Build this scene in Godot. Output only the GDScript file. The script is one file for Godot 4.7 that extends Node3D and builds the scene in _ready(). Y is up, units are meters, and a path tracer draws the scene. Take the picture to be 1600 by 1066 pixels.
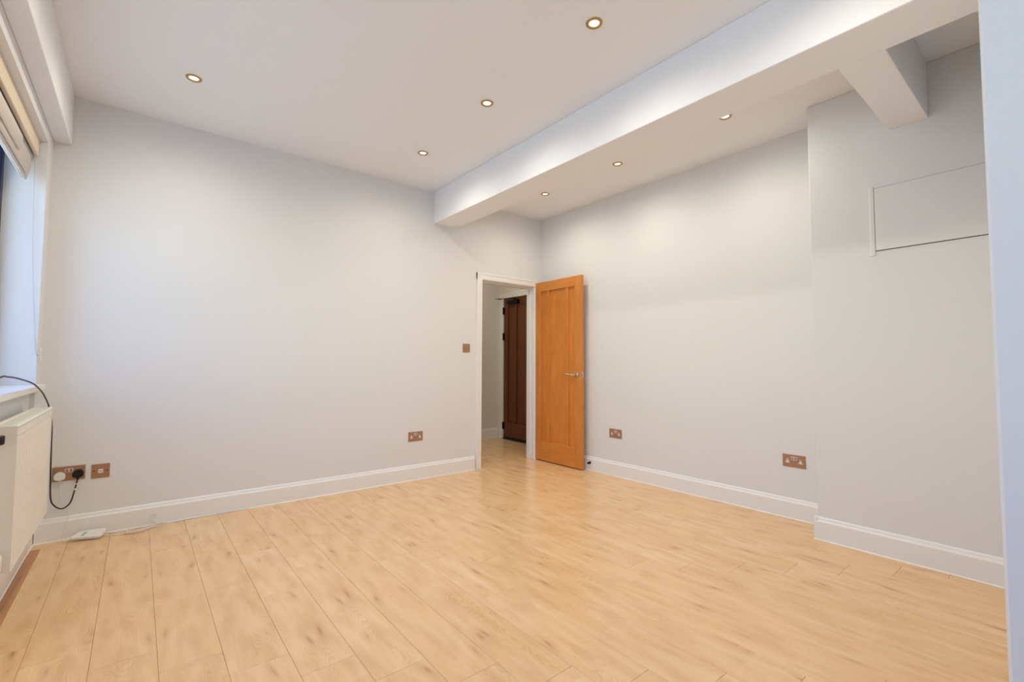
extends Node3D
# An empty white living room with an oak laminate floor, an open oak door, downlights and a window on the left.
# Corner of the two far walls is the origin: the back wall is z = 0, the right wall is x = 0, the window wall is x = -4.

var M := {}
var used := {}
var rng := RandomNumberGenerator.new()

const H := 2.70        # ceiling
const CX := -4.0       # window wall
const ZB := 6.0        # far end of the space behind the camera

# ---------------------------------------------------------------- naming and tagging
func numbered(called: String) -> String:
	var n: int = used.get(called, 0)
	used[called] = n + 1
	return called if n == 0 else "%s_%03d" % [called, n]

func tag(o: Node, label: String, category: String, group := "", kind := "") -> void:
	o.set_meta("label", label)
	o.set_meta("category", category)
	if group: o.set_meta("group", group)
	if kind: o.set_meta("kind", kind)

func thing(called: String, label: String, category: String, at := Vector3.ZERO, group := "", kind := "") -> Node3D:
	var o := Node3D.new()
	o.name = numbered(called)
	add_child(o)
	o.position = at
	tag(o, label, category, group, kind)
	return o

func part(called: String, st: SurfaceTool, mat: Material, parent: Node, label := "") -> MeshInstance3D:
	var m := MeshInstance3D.new()
	m.name = called
	st.generate_normals()
	m.mesh = st.commit()
	m.material_override = mat
	if label: m.set_meta("label", label)
	parent.add_child(m, true)
	return m

func struct(called: String, st: SurfaceTool, mat: Material, label: String, category: String) -> MeshInstance3D:
	var m := part(numbered(called), st, mat, self)
	tag(m, label, category, "", "structure")
	return m

# ---------------------------------------------------------------- shapes
func mb() -> SurfaceTool:
	var st := SurfaceTool.new()
	st.begin(Mesh.PRIMITIVE_TRIANGLES)
	st.set_smooth_group(-1)
	return st

func vert(st: SurfaceTool, p: Vector3, uv: Vector2) -> void:
	st.set_uv(uv)
	st.add_vertex(p)

# corners counter-clockwise as seen from outside
func quad(st: SurfaceTool, a: Vector3, b: Vector3, c: Vector3, d: Vector3, ua := Vector2.ZERO, ub := Vector2.ZERO, uc := Vector2.ZERO, ud := Vector2.ZERO) -> void:
	vert(st, a, ua); vert(st, c, uc); vert(st, b, ub)
	vert(st, a, ua); vert(st, d, ud); vert(st, c, uc)

func tri(st: SurfaceTool, a: Vector3, b: Vector3, c: Vector3) -> void:
	vert(st, a, Vector2(a.x, a.y)); vert(st, c, Vector2(c.x, c.y)); vert(st, b, Vector2(b.x, b.y))

# a box between two corners with chamfered edges; x_form places it
func bx(st: SurfaceTool, lo: Vector3, hi: Vector3, b := 0.0, x_form := Transform3D()) -> void:
	var c := (lo + hi) / 2.0
	var h := (hi - lo) / 2.0
	b = minf(b, minf(h.x, minf(h.y, h.z)) * 0.98)
	var ax := [Vector3.RIGHT, Vector3.UP, Vector3.BACK]
	for i in 3:
		var n: Vector3 = ax[i]
		var u: Vector3 = ax[(i + 1) % 3]
		var v: Vector3 = ax[(i + 2) % 3]
		var hu: float = h[(i + 1) % 3]
		var hv: float = h[(i + 2) % 3]
		for s in [1.0, -1.0]:
			var o: Vector3 = c + n * (h[i] * s)
			var p := []
			for k in [[-1, -1], [1, -1], [1, 1], [-1, 1]]:
				p.append(x_form * (o + u * ((hu - b) * k[0]) + v * ((hv - b) * k[1])))
			var w := []
			for k in [[-1, -1], [1, -1], [1, 1], [-1, 1]]:
				w.append(Vector2(hu * k[0], hv * k[1]))
			if s > 0: quad(st, p[0], p[1], p[2], p[3], w[0], w[1], w[2], w[3])
			else: quad(st, p[3], p[2], p[1], p[0], w[3], w[2], w[1], w[0])
		if b <= 0.0: continue
		for su in [1.0, -1.0]:      # the chamfers along axis i
			for sv in [1.0, -1.0]:
				var e1: Vector3 = c + u * (hu * su) + v * ((hv - b) * sv)
				var e2: Vector3 = c + u * ((hu - b) * su) + v * (hv * sv)
				var along: Vector3 = n * (h[i] - b)
				var q := [x_form * (e1 - along), x_form * (e1 + along), x_form * (e2 + along), x_form * (e2 - along)]
				if su * sv < 0: quad(st, q[0], q[1], q[2], q[3])
				else: quad(st, q[3], q[2], q[1], q[0])
	if b > 0.0:
		for sx in [1.0, -1.0]:
			for sy in [1.0, -1.0]:
				for sz in [1.0, -1.0]:
					var a1: Vector3 = x_form * (c + Vector3(h.x * sx, (h.y - b) * sy, (h.z - b) * sz))
					var a2: Vector3 = x_form * (c + Vector3((h.x - b) * sx, h.y * sy, (h.z - b) * sz))
					var a3: Vector3 = x_form * (c + Vector3((h.x - b) * sx, (h.y - b) * sy, h.z * sz))
					if sx * sy * sz > 0: tri(st, a1, a2, a3)
					else: tri(st, a3, a2, a1)

# an outline (x, y pairs) swept straight from a to b; "right" is the outline's x direction, up its y
func sweep(st: SurfaceTool, outline: Array, a: Vector3, b: Vector3, right: Vector3, up := Vector3.UP) -> void:
	var n := outline.size()
	var area := 0.0
	for i in n:
		area += (outline[i] as Vector2).cross(outline[(i + 1) % n])
	var flip: bool = (area > 0) == (right.cross(up).dot(b - a) > 0)
	for i in n:
		var p: Vector2 = outline[i]
		var q: Vector2 = outline[(i + 1) % n]
		var p0 := a + right * p.x + up * p.y
		var p1 := b + right * p.x + up * p.y
		var q0 := a + right * q.x + up * q.y
		var q1 := b + right * q.x + up * q.y
		if flip: quad(st, p0, q0, q1, p1)
		else: quad(st, p1, q1, q0, p0)
	var idx := Geometry2D.triangulate_polygon(PackedVector2Array(outline))
	for k in range(0, idx.size(), 3):
		var t := []
		for j in 3:
			t.append(outline[idx[k + j]])
		if (t[1] - t[0]).cross(t[2] - t[0]) < 0: t.reverse()
		for e in [a, b]:
			var w := []
			for j in 3:
				w.append(e + right * t[j].x + up * t[j].y)
			var out: Vector3 = (a - b) if e == a else (b - a)
			if (w[1] - w[0]).cross(w[2] - w[0]).dot(out) > 0: tri(st, w[0], w[1], w[2])
			else: tri(st, w[2], w[1], w[0])

# a profile (radius, height) turned about an axis through "at"
func lathe(st: SurfaceTool, profile: Array, at: Vector3, axis := Vector3.UP, sides := 24, smooth := true) -> void:
	st.set_smooth_group(1 if smooth else -1)
	var e := Vector3.RIGHT if absf(axis.x) < 0.9 else Vector3.BACK
	var u := axis.cross(e).normalized()
	var v := axis.cross(u).normalized()
	for i in profile.size() - 1:
		var p: Vector2 = profile[i]
		var q: Vector2 = profile[i + 1]
		for k in sides:
			var a0 := TAU * k / sides
			var a1 := TAU * (k + 1) / sides
			var d0 := u * cos(a0) + v * sin(a0)
			var d1 := u * cos(a1) + v * sin(a1)
			quad(st, at + d0 * p.x + axis * p.y, at + d1 * p.x + axis * p.y, at + d1 * q.x + axis * q.y, at + d0 * q.x + axis * q.y)
	st.set_smooth_group(-1)

func disc(r: float, y0: float, y1: float, b: float) -> Array:
	return [Vector2(0, y0), Vector2(r, y0), Vector2(r, y1 - b), Vector2(r - b, y1), Vector2(0, y1)]

func spline(pts: Array, steps := 8) -> Array:
	var out := []
	for i in pts.size() - 1:
		var p0: Vector3 = pts[maxi(i - 1, 0)]
		var p1: Vector3 = pts[i]
		var p2: Vector3 = pts[i + 1]
		var p3: Vector3 = pts[mini(i + 2, pts.size() - 1)]
		for k in steps:
			out.append(p1.cubic_interpolate(p2, p0, p3, float(k) / steps))
	out.append(pts[-1])
	return out

func tube(st: SurfaceTool, path: Array, r: float, sides := 8) -> void:
	st.set_smooth_group(1)
	var n := path.size()
	var rings := []
	var u := Vector3.ZERO
	for i in n:
		var t: Vector3 = ((path[mini(i + 1, n - 1)] as Vector3) - (path[maxi(i - 1, 0)] as Vector3)).normalized()
		if u == Vector3.ZERO:
			u = t.cross(Vector3.UP if absf(t.y) < 0.9 else Vector3.RIGHT).normalized()
		u = (u - t * u.dot(t)).normalized()
		var v := t.cross(u)
		var ring := []
		for k in sides:
			var a := TAU * k / sides
			ring.append((path[i] as Vector3) + (u * cos(a) + v * sin(a)) * r)
		rings.append(ring)
	for i in n - 1:
		for k in sides:
			var l := (k + 1) % sides
			quad(st, rings[i][k], rings[i][l], rings[i + 1][l], rings[i + 1][k])
	for k in range(1, sides - 1):
		tri(st, rings[0][0], rings[0][k + 1], rings[0][k])
		tri(st, rings[n - 1][0], rings[n - 1][k], rings[n - 1][k + 1])
	st.set_smooth_group(-1)

# ---------------------------------------------------------------- materials
func noise(frequency: float, sd: int, octaves := 3) -> FastNoiseLite:
	var n := FastNoiseLite.new()
	n.noise_type = FastNoiseLite.TYPE_SIMPLEX_SMOOTH
	n.frequency = frequency
	n.seed = sd
	n.fractal_octaves = octaves
	return n

# a board's face, w x l metres: fine pores, drawn-out growth rings, a few knots
func wood(sd: int, px: int, py: int, w: float, l: float, pale: Color, deep: Color, ring_share: float, knots: int, knot_color: Color, cloudy := 0.3) -> ImageTexture:
	var r := RandomNumberGenerator.new()
	r.seed = sd
	var warp := noise(1.0, sd, 2)
	var pore := noise(1.0, sd + 50, 2)
	var cloud := noise(1.0, sd + 90, 2)
	var ks := []
	for k in knots:
		ks.append([r.randf_range(0.08, 0.92) * w, r.randf_range(0.05, 0.95) * l, r.randf_range(0.004, 0.008), r.randf_range(0.35, 0.9), r.randf_range(3.0, 6.0), r.randf_range(-0.12, 0.12)])
	var heart := r.randf_range(0.25, 0.75) * w
	var data := PackedByteArray()
	data.resize(px * py * 3)
	var at := 0
	for j in py:
		var v := l * j / py
		var mid := heart + 0.03 * warp.get_noise_2d(7.7, v * 1.3)
		var near := []
		for k in ks:
			if absf(v - k[1]) < 0.2: near.append(k)
		for i in px:
			var u := w * i / px
			var du := u - mid
			var push := 0.0
			var dark := 0.0
			for k in near:
				var a: float = (u - k[0] - k[5] * (v - k[1])) / k[2]
				var b: float = (v - k[1]) / (k[2] * k[4])
				var d := a * a + b * b
				push += 2.4 * k[3] * exp(-d * 0.16)
				dark += 0.8 * k[3] * exp(-d * 1.2) + 0.42 * k[3] * exp(-d * 0.16)
			var rings := v * 5.0 - du * du * 2300.0 * w + 2.2 * warp.get_noise_2d(u * 9.0, v * 1.7) + push
			var s := rings * 3.0 - floorf(rings * 3.0)
			var show := clampf(0.45 + 1.1 * cloud.get_noise_2d(u * 7.0 + 40.0, v * 1.6), 0.05, 1.0)
			var streak := 0.5 + 0.5 * pore.get_noise_2d(u * 330.0, v * 5.0)
			var soft := 0.5 + 0.7 * cloud.get_noise_2d(u * 12.0, v * 2.4)
			var blush := clampf(0.9 * warp.get_noise_2d(u * 14.0 + 90.0, v * 3.2 + 20.0), 0.0, 1.0)
			var t := clampf(ring_share * s * s * show + 0.30 * streak + cloudy * soft + 0.5 * (0.62 - cloudy) - 0.14, 0.0, 1.0)
			var c := pale.lerp(deep, t).lerp(knot_color, clampf(dark * 0.62 + blush * cloudy * 0.7, 0.0, 0.85))
			data[at] = int(c.r * 255.0)
			data[at + 1] = int(c.g * 255.0)
			data[at + 2] = int(c.b * 255.0)
			at += 3
	return ImageTexture.create_from_image(Image.create_from_data(px, py, false, Image.FORMAT_RGB8, data))

func plain(color: Color, rough := 0.6, metal := 0.0, spec := 0.5) -> StandardMaterial3D:
	var m := StandardMaterial3D.new()
	m.albedo_color = color
	m.roughness = rough
	m.metallic = metal
	m.metallic_specular = spec
	return m

func rolled(color: Color, rough: float, sd: int) -> StandardMaterial3D:   # emulsion put on with a roller
	var m := plain(color, rough, 0.0, 0.35)
	var t := NoiseTexture2D.new()
	t.width = 256; t.height = 256; t.seamless = true
	t.noise = noise(0.06, sd, 3)
	t.as_normal_map = true
	t.bump_strength = 0.6
	m.normal_enabled = true
	m.normal_texture = t
	m.normal_scale = 0.12
	m.uv1_triplanar = true
	m.uv1_world_triplanar = true
	m.uv1_scale = Vector3.ONE * 3.0
	return m

func make_materials() -> void:
	M.wall = rolled(Color(0.922, 0.922, 0.925), 0.75, 3)
	M.ceiling = rolled(Color(0.965, 0.968, 0.98), 0.85, 5)
	M.hall = rolled(Color(0.945, 0.925, 0.90), 0.8, 9)
	M.gloss = plain(Color(0.965, 0.96, 0.955), 0.35)
	M.sill = plain(Color(0.95, 0.95, 0.95), 0.3)
	M.caulk = plain(Color(0.97, 0.965, 0.95), 0.4)
	M.screed = plain(Color(0.55, 0.40, 0.26), 0.9)
	M.floors = []
	for k in 7:
		var m := plain(Color.WHITE, 0.23, 0.0, 0.5)
		m.albedo_texture = wood(11 + 7 * k, 144, 900, 0.195, 1.26, [Color(0.97, 0.835, 0.655), Color(0.96, 0.815, 0.625), Color(0.98, 0.845, 0.675)][k % 3], [Color(0.87, 0.68, 0.465), Color(0.85, 0.655, 0.44), Color(0.885, 0.70, 0.49)][(k + 1) % 3], 0.40, 2 + k % 3, Color(0.70, 0.485, 0.335))
		M.floors.append(m)
	M.strip = plain(Color.WHITE, 0.45)
	M.strip.albedo_texture = wood(301, 64, 900, 0.08, 1.26, Color(0.82, 0.60, 0.42), Color(0.70, 0.48, 0.32), 0.2, 3, Color(0.5, 0.32, 0.21))
	M.oak = []
	for k in 3:
		var m := plain(Color.WHITE, 0.38)
		m.albedo_texture = wood(401 + k * 5, 128, 700, 0.22, 2.0, Color(0.94, 0.635, 0.30), Color(0.74, 0.405, 0.13), 0.34, 0, Color(0.6, 0.33, 0.13), 0.14)
		M.oak.append(m)
	M.entry = []
	for k in 2:
		var m := plain(Color.WHITE, 0.4)
		m.albedo_texture = wood(501 + k * 5, 128, 700, 0.22, 2.0, Color(0.47, 0.25, 0.10), Color(0.32, 0.15, 0.055), 0.34, 0, Color(0.3, 0.15, 0.07), 0.14)
		M.entry.append(m)
	M.steel = plain(Color(0.80, 0.77, 0.73), 0.25, 1.0)
	M.bronze = plain(Color(0.70, 0.54, 0.43), 0.40, 0.55)
	M.brass = plain(Color(0.72, 0.60, 0.40), 0.3, 1.0)
	M.dark_metal = plain(Color(0.10, 0.08, 0.07), 0.45, 0.6)
	M.insert = plain(Color(0.94, 0.93, 0.92), 0.35)
	M.hole = plain(Color(0.06, 0.05, 0.05), 0.7)
	M.black = plain(Color(0.045, 0.04, 0.04), 0.42)
	M.white_cord = plain(Color(0.93, 0.92, 0.90), 0.45)
	M.plastic = plain(Color(0.94, 0.925, 0.91), 0.35)
	M.radiator = plain(Color(0.945, 0.93, 0.90), 0.35)
	M.grille = plain(Color(0.93, 0.92, 0.87), 0.4)
	M.copper = plain(Color(0.75, 0.50, 0.32), 0.35, 0.7)
	M.navy = plain(Color(0.05, 0.055, 0.22), 0.4)
	M.blind = plain(Color(0.95, 0.915, 0.87), 0.9, 0.0, 0.2)
	M.blind.backlight_enabled = true
	M.blind.backlight = Color(0.18, 0.17, 0.15)
	M.blind_board = plain(Color(0.93, 0.87, 0.78), 0.7)
	M.rail = plain(Color(0.70, 0.71, 0.73), 0.4, 0.5)
	M.cord = plain(Color(0.78, 0.78, 0.78), 0.7)
	M.green = plain(Color(0.62, 0.74, 0.55), 0.5)
	M.shadow_gap = plain(Color(0.25, 0.18, 0.12), 0.9)
	M.concrete = plain(Color(0.62, 0.61, 0.60), 0.9)
	var g := StandardMaterial3D.new()
	g.albedo_color = Color(0.95, 0.98, 1.0, 0.05)
	g.transparency = BaseMaterial3D.TRANSPARENCY_ALPHA
	g.roughness = 0.0
	M.glass = g
	var lamp := StandardMaterial3D.new()
	lamp.albedo_color = Color(1, 0.97, 0.9)
	lamp.emission_enabled = true
	lamp.emission = Color(1.0, 0.95, 0.86)
	lamp.emission_energy_multiplier = 3.0
	M.lamp = lamp

# ---------------------------------------------------------------- the scene
func _ready() -> void:
	# camera, sky, exposure
	var cam := Camera3D.new()
	cam.name = "camera"
	add_child(cam)
	cam.position = Vector3(-3.560, 1.0621, 3.874)
	cam.basis = Basis.from_euler(Vector3(deg_to_rad(2.758), deg_to_rad(-38.924), deg_to_rad(0.249)))
	cam.fov = rad_to_deg(2.0 * atan(533.0 / 722.58))
	cam.near = 0.02
	cam.current = true
	var env := Environment.new()
	env.background_mode = Environment.BG_SKY
	var sm := ProceduralSkyMaterial.new()          # a bright overcast sky
	sm.sky_top_color = Color(0.42, 0.60, 0.88)
	sm.sky_horizon_color = Color(0.82, 0.945, 1.0)
	sm.ground_bottom_color = Color(0.74, 0.85, 0.94)
	sm.ground_horizon_color = Color(0.74, 0.85, 0.94)
	sm.sky_energy_multiplier = 1.98
	sm.ground_energy_multiplier = 1.80
	var sky := Sky.new()
	sky.sky_material = sm
	env.sky = sky
	env.tonemap_mode = Environment.TONE_MAPPER_LINEAR
	env.tonemap_exposure = 0.725
	env.sdfgi_enabled = true
	env.ssao_enabled = true
	env.ssil_enabled = true
	var we := WorldEnvironment.new()
	we.name = "world_environment"
	we.environment = env
	add_child(we)

	make_materials()
	build_floor()
	build_walls()
	build_ceiling()
	build_skirting()
	build_doorway()
	build_window()
	build_door()
	build_hall()
	build_downlights()
	build_access_panel()
	build_radiator()
	build_blind()
	build_sockets()
	build_leads()

# ---------------------------------------------------------------- floor
func build_floor() -> void:
	var st := mb()
	bx(st, Vector3(-4.3, -0.25, -1.75), Vector3(1.0, -0.0095, ZB + 0.2))
	var fl := struct("floor", st, M.screed, "pale oak laminate floor of wide staggered planks running towards the doorway", "floor")
	rng.seed = 4
	var length := 1.255
	for i in range(-5, 20):
		var x0 := -3.095 + (0.1875 * i if i <= 3 else 0.5625 + 0.195 * (i - 3))
		var x1 := x0 + (0.1875 if i < 3 else 0.195)
		var joint := 2.17 + (0.160 * i if i < 0 else 0.178 * i)
		var z := joint - length * ceilf((joint + 1.7) / length)
		while z < ZB:
			# planks end where the walls stand: the room, or beyond it the hall
			var lo := maxf(z, -1.52)
			var hi := minf(z + length, ZB)
			var xa := maxf(x0, -4.03)
			var xb := minf(x1, 0.55)
			if hi - lo > 0.02 and xb - xa > 0.01:
				if x1 > 0.02 and x0 > -0.1: hi = minf(hi, -0.06)
				if x0 < -1.55: lo = maxf(lo, -0.06)
				if hi - lo > 0.02: plank(fl, xa, xb, lo, hi, x0, z)
			z += length
	# the darker timber strip let in along the skirting of the window wall
	var sp := mb()
	var z0 := 0.13
	while z0 < 3.7:
		var z1 := minf(z0 + 1.26, 3.75)
		strip_box(sp, -4.0, -3.953, z0, z1)
		z0 = z1
	part("edge_strip", sp, M.strip, fl, "darker brown timber strip along the skirting")

func strip_box(st: SurfaceTool, xa: float, xb: float, za: float, zb: float) -> void:
	var y := 0.0012
	quad(st, Vector3(xa, y, zb), Vector3(xb, y, zb), Vector3(xb, y, za), Vector3(xa, y, za), Vector2(0, 1), Vector2(1, 1), Vector2(1, 0), Vector2(0, 0))
	quad(st, Vector3(xb, y, zb), Vector3(xb, -0.009, zb), Vector3(xb, -0.009, za), Vector3(xb, y, za), Vector2(1, 1), Vector2(1, 1), Vector2(1, 0), Vector2(1, 0))
	quad(st, Vector3(xa, y, za), Vector3(xb, y, za), Vector3(xb, -0.009, za), Vector3(xa, -0.009, za))
	quad(st, Vector3(xa, y, zb), Vector3(xa, -0.009, zb), Vector3(xb, -0.009, zb), Vector3(xb, y, zb))

func plank(parent: Node, xa: float, xb: float, za: float, zb: float, x0: float, z0: float) -> void:
	var g := 0.0004
	var b := 0.0009
	xa += g; xb -= g; za += g; zb -= g
	var st := mb()
	var turn := rng.randf() < 0.5
	var flip := rng.randf() < 0.5
	var shift := rng.randf()
	var uv := func(x: float, z: float) -> Vector2:
		var u := clampf((x - x0) / 0.195, 0.005, 0.995)
		var v := (z - z0) / 1.26
		return Vector2(1.0 - u if flip else u, (1.0 - v if turn else v) + shift)
	var top := [Vector3(xa + b, 0, zb - b), Vector3(xb - b, 0, zb - b), Vector3(xb - b, 0, za + b), Vector3(xa + b, 0, za + b)]
	var rim := [Vector3(xa, -b, zb), Vector3(xb, -b, zb), Vector3(xb, -b, za), Vector3(xa, -b, za)]
	quad(st, top[0], top[1], top[2], top[3], uv.call(top[0].x, top[0].z), uv.call(top[1].x, top[1].z), uv.call(top[2].x, top[2].z), uv.call(top[3].x, top[3].z))
	for k in 4:
		var l := (k + 1) % 4
		var a: Vector3 = rim[k]
		var c: Vector3 = rim[l]
		quad(st, top[l], top[k], a, c, uv.call(top[l].x, top[l].z), uv.call(top[k].x, top[k].z), uv.call(a.x, a.z), uv.call(c.x, c.z))
		quad(st, c, a, a + Vector3(0, -0.008, 0), c + Vector3(0, -0.008, 0), uv.call(c.x, c.z), uv.call(a.x, a.z), uv.call(a.x, a.z), uv.call(c.x, c.z))
	part("plank", st, M.floors[rng.randi() % M.floors.size()], parent)

# ---------------------------------------------------------------- walls
func build_walls() -> void:
	# back wall with the doorway
	var st := mb()
	bx(st, Vector3(-4.35, -0.25, -0.12), Vector3(-0.855, H, 0.0))
	bx(st, Vector3(-0.855, 1.945, -0.12), Vector3(-0.085, H, 0.0))
	bx(st, Vector3(-0.085, -0.25, -0.12), Vector3(0.62, H, 0.0))
	struct("wall_back", st, M.wall, "plain white wall with the doorway at its right end", "wall")
	st = mb()
	bx(st, Vector3(0.0, -0.25, 0.0), Vector3(0.15, H, ZB))
	struct("wall_right", st, M.wall, "white wall behind the open door with two low sockets", "wall")
	st = mb()
	bx(st, Vector3(-0.29, 0.0, 2.814), Vector3(0.0, H, 3.775), 0.004)
	struct("wall_breast", st, M.wall, "white boxed-out wall section carrying the access panel", "wall")
	st = mb()
	bx(st, Vector3(-2.3, 0.0, 3.766), Vector3(-2.16, H, 4.9), 0.005)
	bx(st, Vector3(-2.165, 0.0, 3.772), Vector3(0.0, H, 3.90))
	struct("wall_near", st, M.wall, "pale bluish wall edge cropped at the right of the photo", "wall")
	# window wall: pier next to the corner, recessed panel under the sills, pier between the windows, head
	st = mb()
	bx(st, Vector3(-4.35, -0.25, 0.0), Vector3(CX, H, 0.2))
	bx(st, Vector3(-4.35, -0.25, 0.2), Vector3(-4.02, 0.90, 3.1))
	bx(st, Vector3(-4.35, 2.31, 0.2), Vector3(CX, H, 3.1))
	bx(st, Vector3(-4.35, -0.25, 3.1), Vector3(CX, H, 3.7))
	bx(st, Vector3(-4.35, -0.25, 3.7), Vector3(CX, 0.90, 5.6))
	bx(st, Vector3(-4.35, 2.31, 3.7), Vector3(CX, H, 5.6))
	bx(st, Vector3(-4.35, -0.25, 5.6), Vector3(CX, H, ZB))
	struct("wall_left", st, M.wall, "white window wall at the left edge above the radiator", "wall")
	st = mb()
	bx(st, Vector3(-4.35, -0.25, ZB), Vector3(0.15, H, ZB + 0.15))
	struct("wall_rear", st, M.wall, "plain white wall behind the camera", "wall")

func build_ceiling() -> void:
	var st := mb()
	bx(st, Vector3(-4.35, H, -1.75), Vector3(1.0, H + 0.25, ZB + 0.15))
	struct("ceiling", st, M.ceiling, "flat white ceiling with round recessed downlights", "ceiling")
	st = mb()
	bx(st, Vector3(-1.403, 2.393, 0.0), Vector3(-1.147, H, 3.775), 0.003)
	struct("trim_1", st, M.ceiling, "long boxed white ceiling beam running out from above the doorway", "beam")
	st = mb()
	bx(st, Vector3(-1.147, 2.393, 3.22), Vector3(-0.29, H, 3.39), 0.003)
	struct("trim_2", st, M.ceiling, "short white cross beam between long beam and boxed-out wall", "beam")
	st = mb()
	bx(st, Vector3(CX, 2.39, 0.0), Vector3(-3.92, H, ZB), 0.003)
	struct("trim_3", st, M.ceiling, "slim white boxed bulkhead along the ceiling above the window", "bulkhead")

const SKIRT := [Vector2(0, 0), Vector2(0.019, 0), Vector2(0.019, 0.108), Vector2(0.017, 0.113), Vector2(0.0125, 0.117), Vector2(0.0105, 0.124), Vector2(0.0085, 0.131), Vector2(0.005, 0.135), Vector2(0, 0.1355)]
const BEAD := [Vector2(0.018, 0), Vector2(0.0235, 0), Vector2(0.0215, 0.003), Vector2(0.018, 0.0055)]

func skirting(called: String, label: String, runs: Array) -> void:
	var st := mb()
	var cd := mb()
	for r in runs:
		sweep(st, SKIRT, r[0], r[1], r[2])
		sweep(cd, BEAD, r[0], r[1], r[2])
	var o := struct(called, st, M.gloss, label, "skirting board")
	part("sealant_bead", cd, M.caulk, o)

func build_skirting() -> void:
	skirting("baseboard_back", "white moulded skirting board along the back wall left of the doorway", [[Vector3(CX + 0.004, 0, 0), Vector3(-0.912, 0, 0), Vector3.BACK]])
	skirting("baseboard_right", "white moulded skirting board between the open door and the boxed-out wall", [[Vector3(0, 0, 0.03), Vector3(0, 0, 2.814), Vector3.LEFT]])
	skirting("baseboard_breast", "white moulded skirting board round the foot of the boxed-out wall", [[Vector3(-0.29, 0, 2.797), Vector3(-0.29, 0, 3.765), Vector3.LEFT], [Vector3(-0.308, 0, 2.814), Vector3(-0.019, 0, 2.814), Vector3.FORWARD]])
	skirting("baseboard_left", "white skirting board under the radiator on the window wall", [[Vector3(-4.02, 0, 0.2), Vector3(-4.02, 0, 3.1), Vector3.RIGHT], [Vector3(-4.018, 0, 0.0), Vector3(-4.018, 0, 0.2), Vector3.RIGHT]])

# ---------------------------------------------------------------- doorway
func build_doorway() -> void:
	var o := thing("trim_4", "white moulded door frame round the open doorway", "door frame", Vector3.ZERO, "", "structure")
	var st := mb()
	bx(st, Vector3(-0.858, 0.0, -0.125), Vector3(-0.828, 1.945, 0.002), 0.0015)
	bx(st, Vector3(-0.115, 0.0, -0.125), Vector3(-0.085, 1.945, 0.002), 0.0015)
	bx(st, Vector3(-0.828, 1.915, -0.125), Vector3(-0.115, 1.945, 0.002), 0.0015)
	part("lining", st, M.gloss, o)
	st = mb()
	bx(st, Vector3(-0.828, 0.0, -0.10), Vector3(-0.816, 1.915, -0.05), 0.001)
	bx(st, Vector3(-0.127, 0.0, -0.10), Vector3(-0.115, 1.915, -0.05), 0.001)
	bx(st, Vector3(-0.816, 1.903, -0.10), Vector3(-0.127, 1.915, -0.05), 0.001)
	part("door_stop", st, M.gloss, o)
	# architrave: flat inner face and a thicker back edge
	var prof := [Vector2(0, 0), Vector2(0, 0.012), Vector2(0.004, 0.0145), Vector2(0.045, 0.0155), Vector2(0.05, 0.019), Vector2(0.062, 0.02), Vector2(0.066, 0.017), Vector2(0.066, 0)]
	for s in [0, 1]:
		st = mb()
		if s == 0: sweep(st, prof, Vector3(-0.834, 0, 0), Vector3(-0.834, 1.988, 0), Vector3.LEFT, Vector3.BACK)
		else: sweep(st, prof, Vector3(-0.109, 0, 0), Vector3(-0.109, 1.988, 0), Vector3.RIGHT, Vector3.BACK)
		part("architrave", st, M.gloss, o)
	st = mb()
	sweep(st, prof, Vector3(-0.90, 1.922, 0), Vector3(-0.043, 1.922, 0), Vector3.UP, Vector3.BACK)
	part("architrave", st, M.gloss, o)
	for s in [0, 1]:                     # the same casing on the hall side
		st = mb()
		var x0 := -0.90 if s == 0 else -0.109
		bx(st, Vector3(x0, 0, -0.137), Vector3(x0 + 0.066, 1.985, -0.12), 0.003)
		part("architrave", st, M.gloss, o)
	st = mb()
	bx(st, Vector3(-0.828, 0.955, -0.045), Vector3(-0.8265, 1.015, -0.02), 0.0003)
	part("strike_plate", st, M.steel, o)

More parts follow.
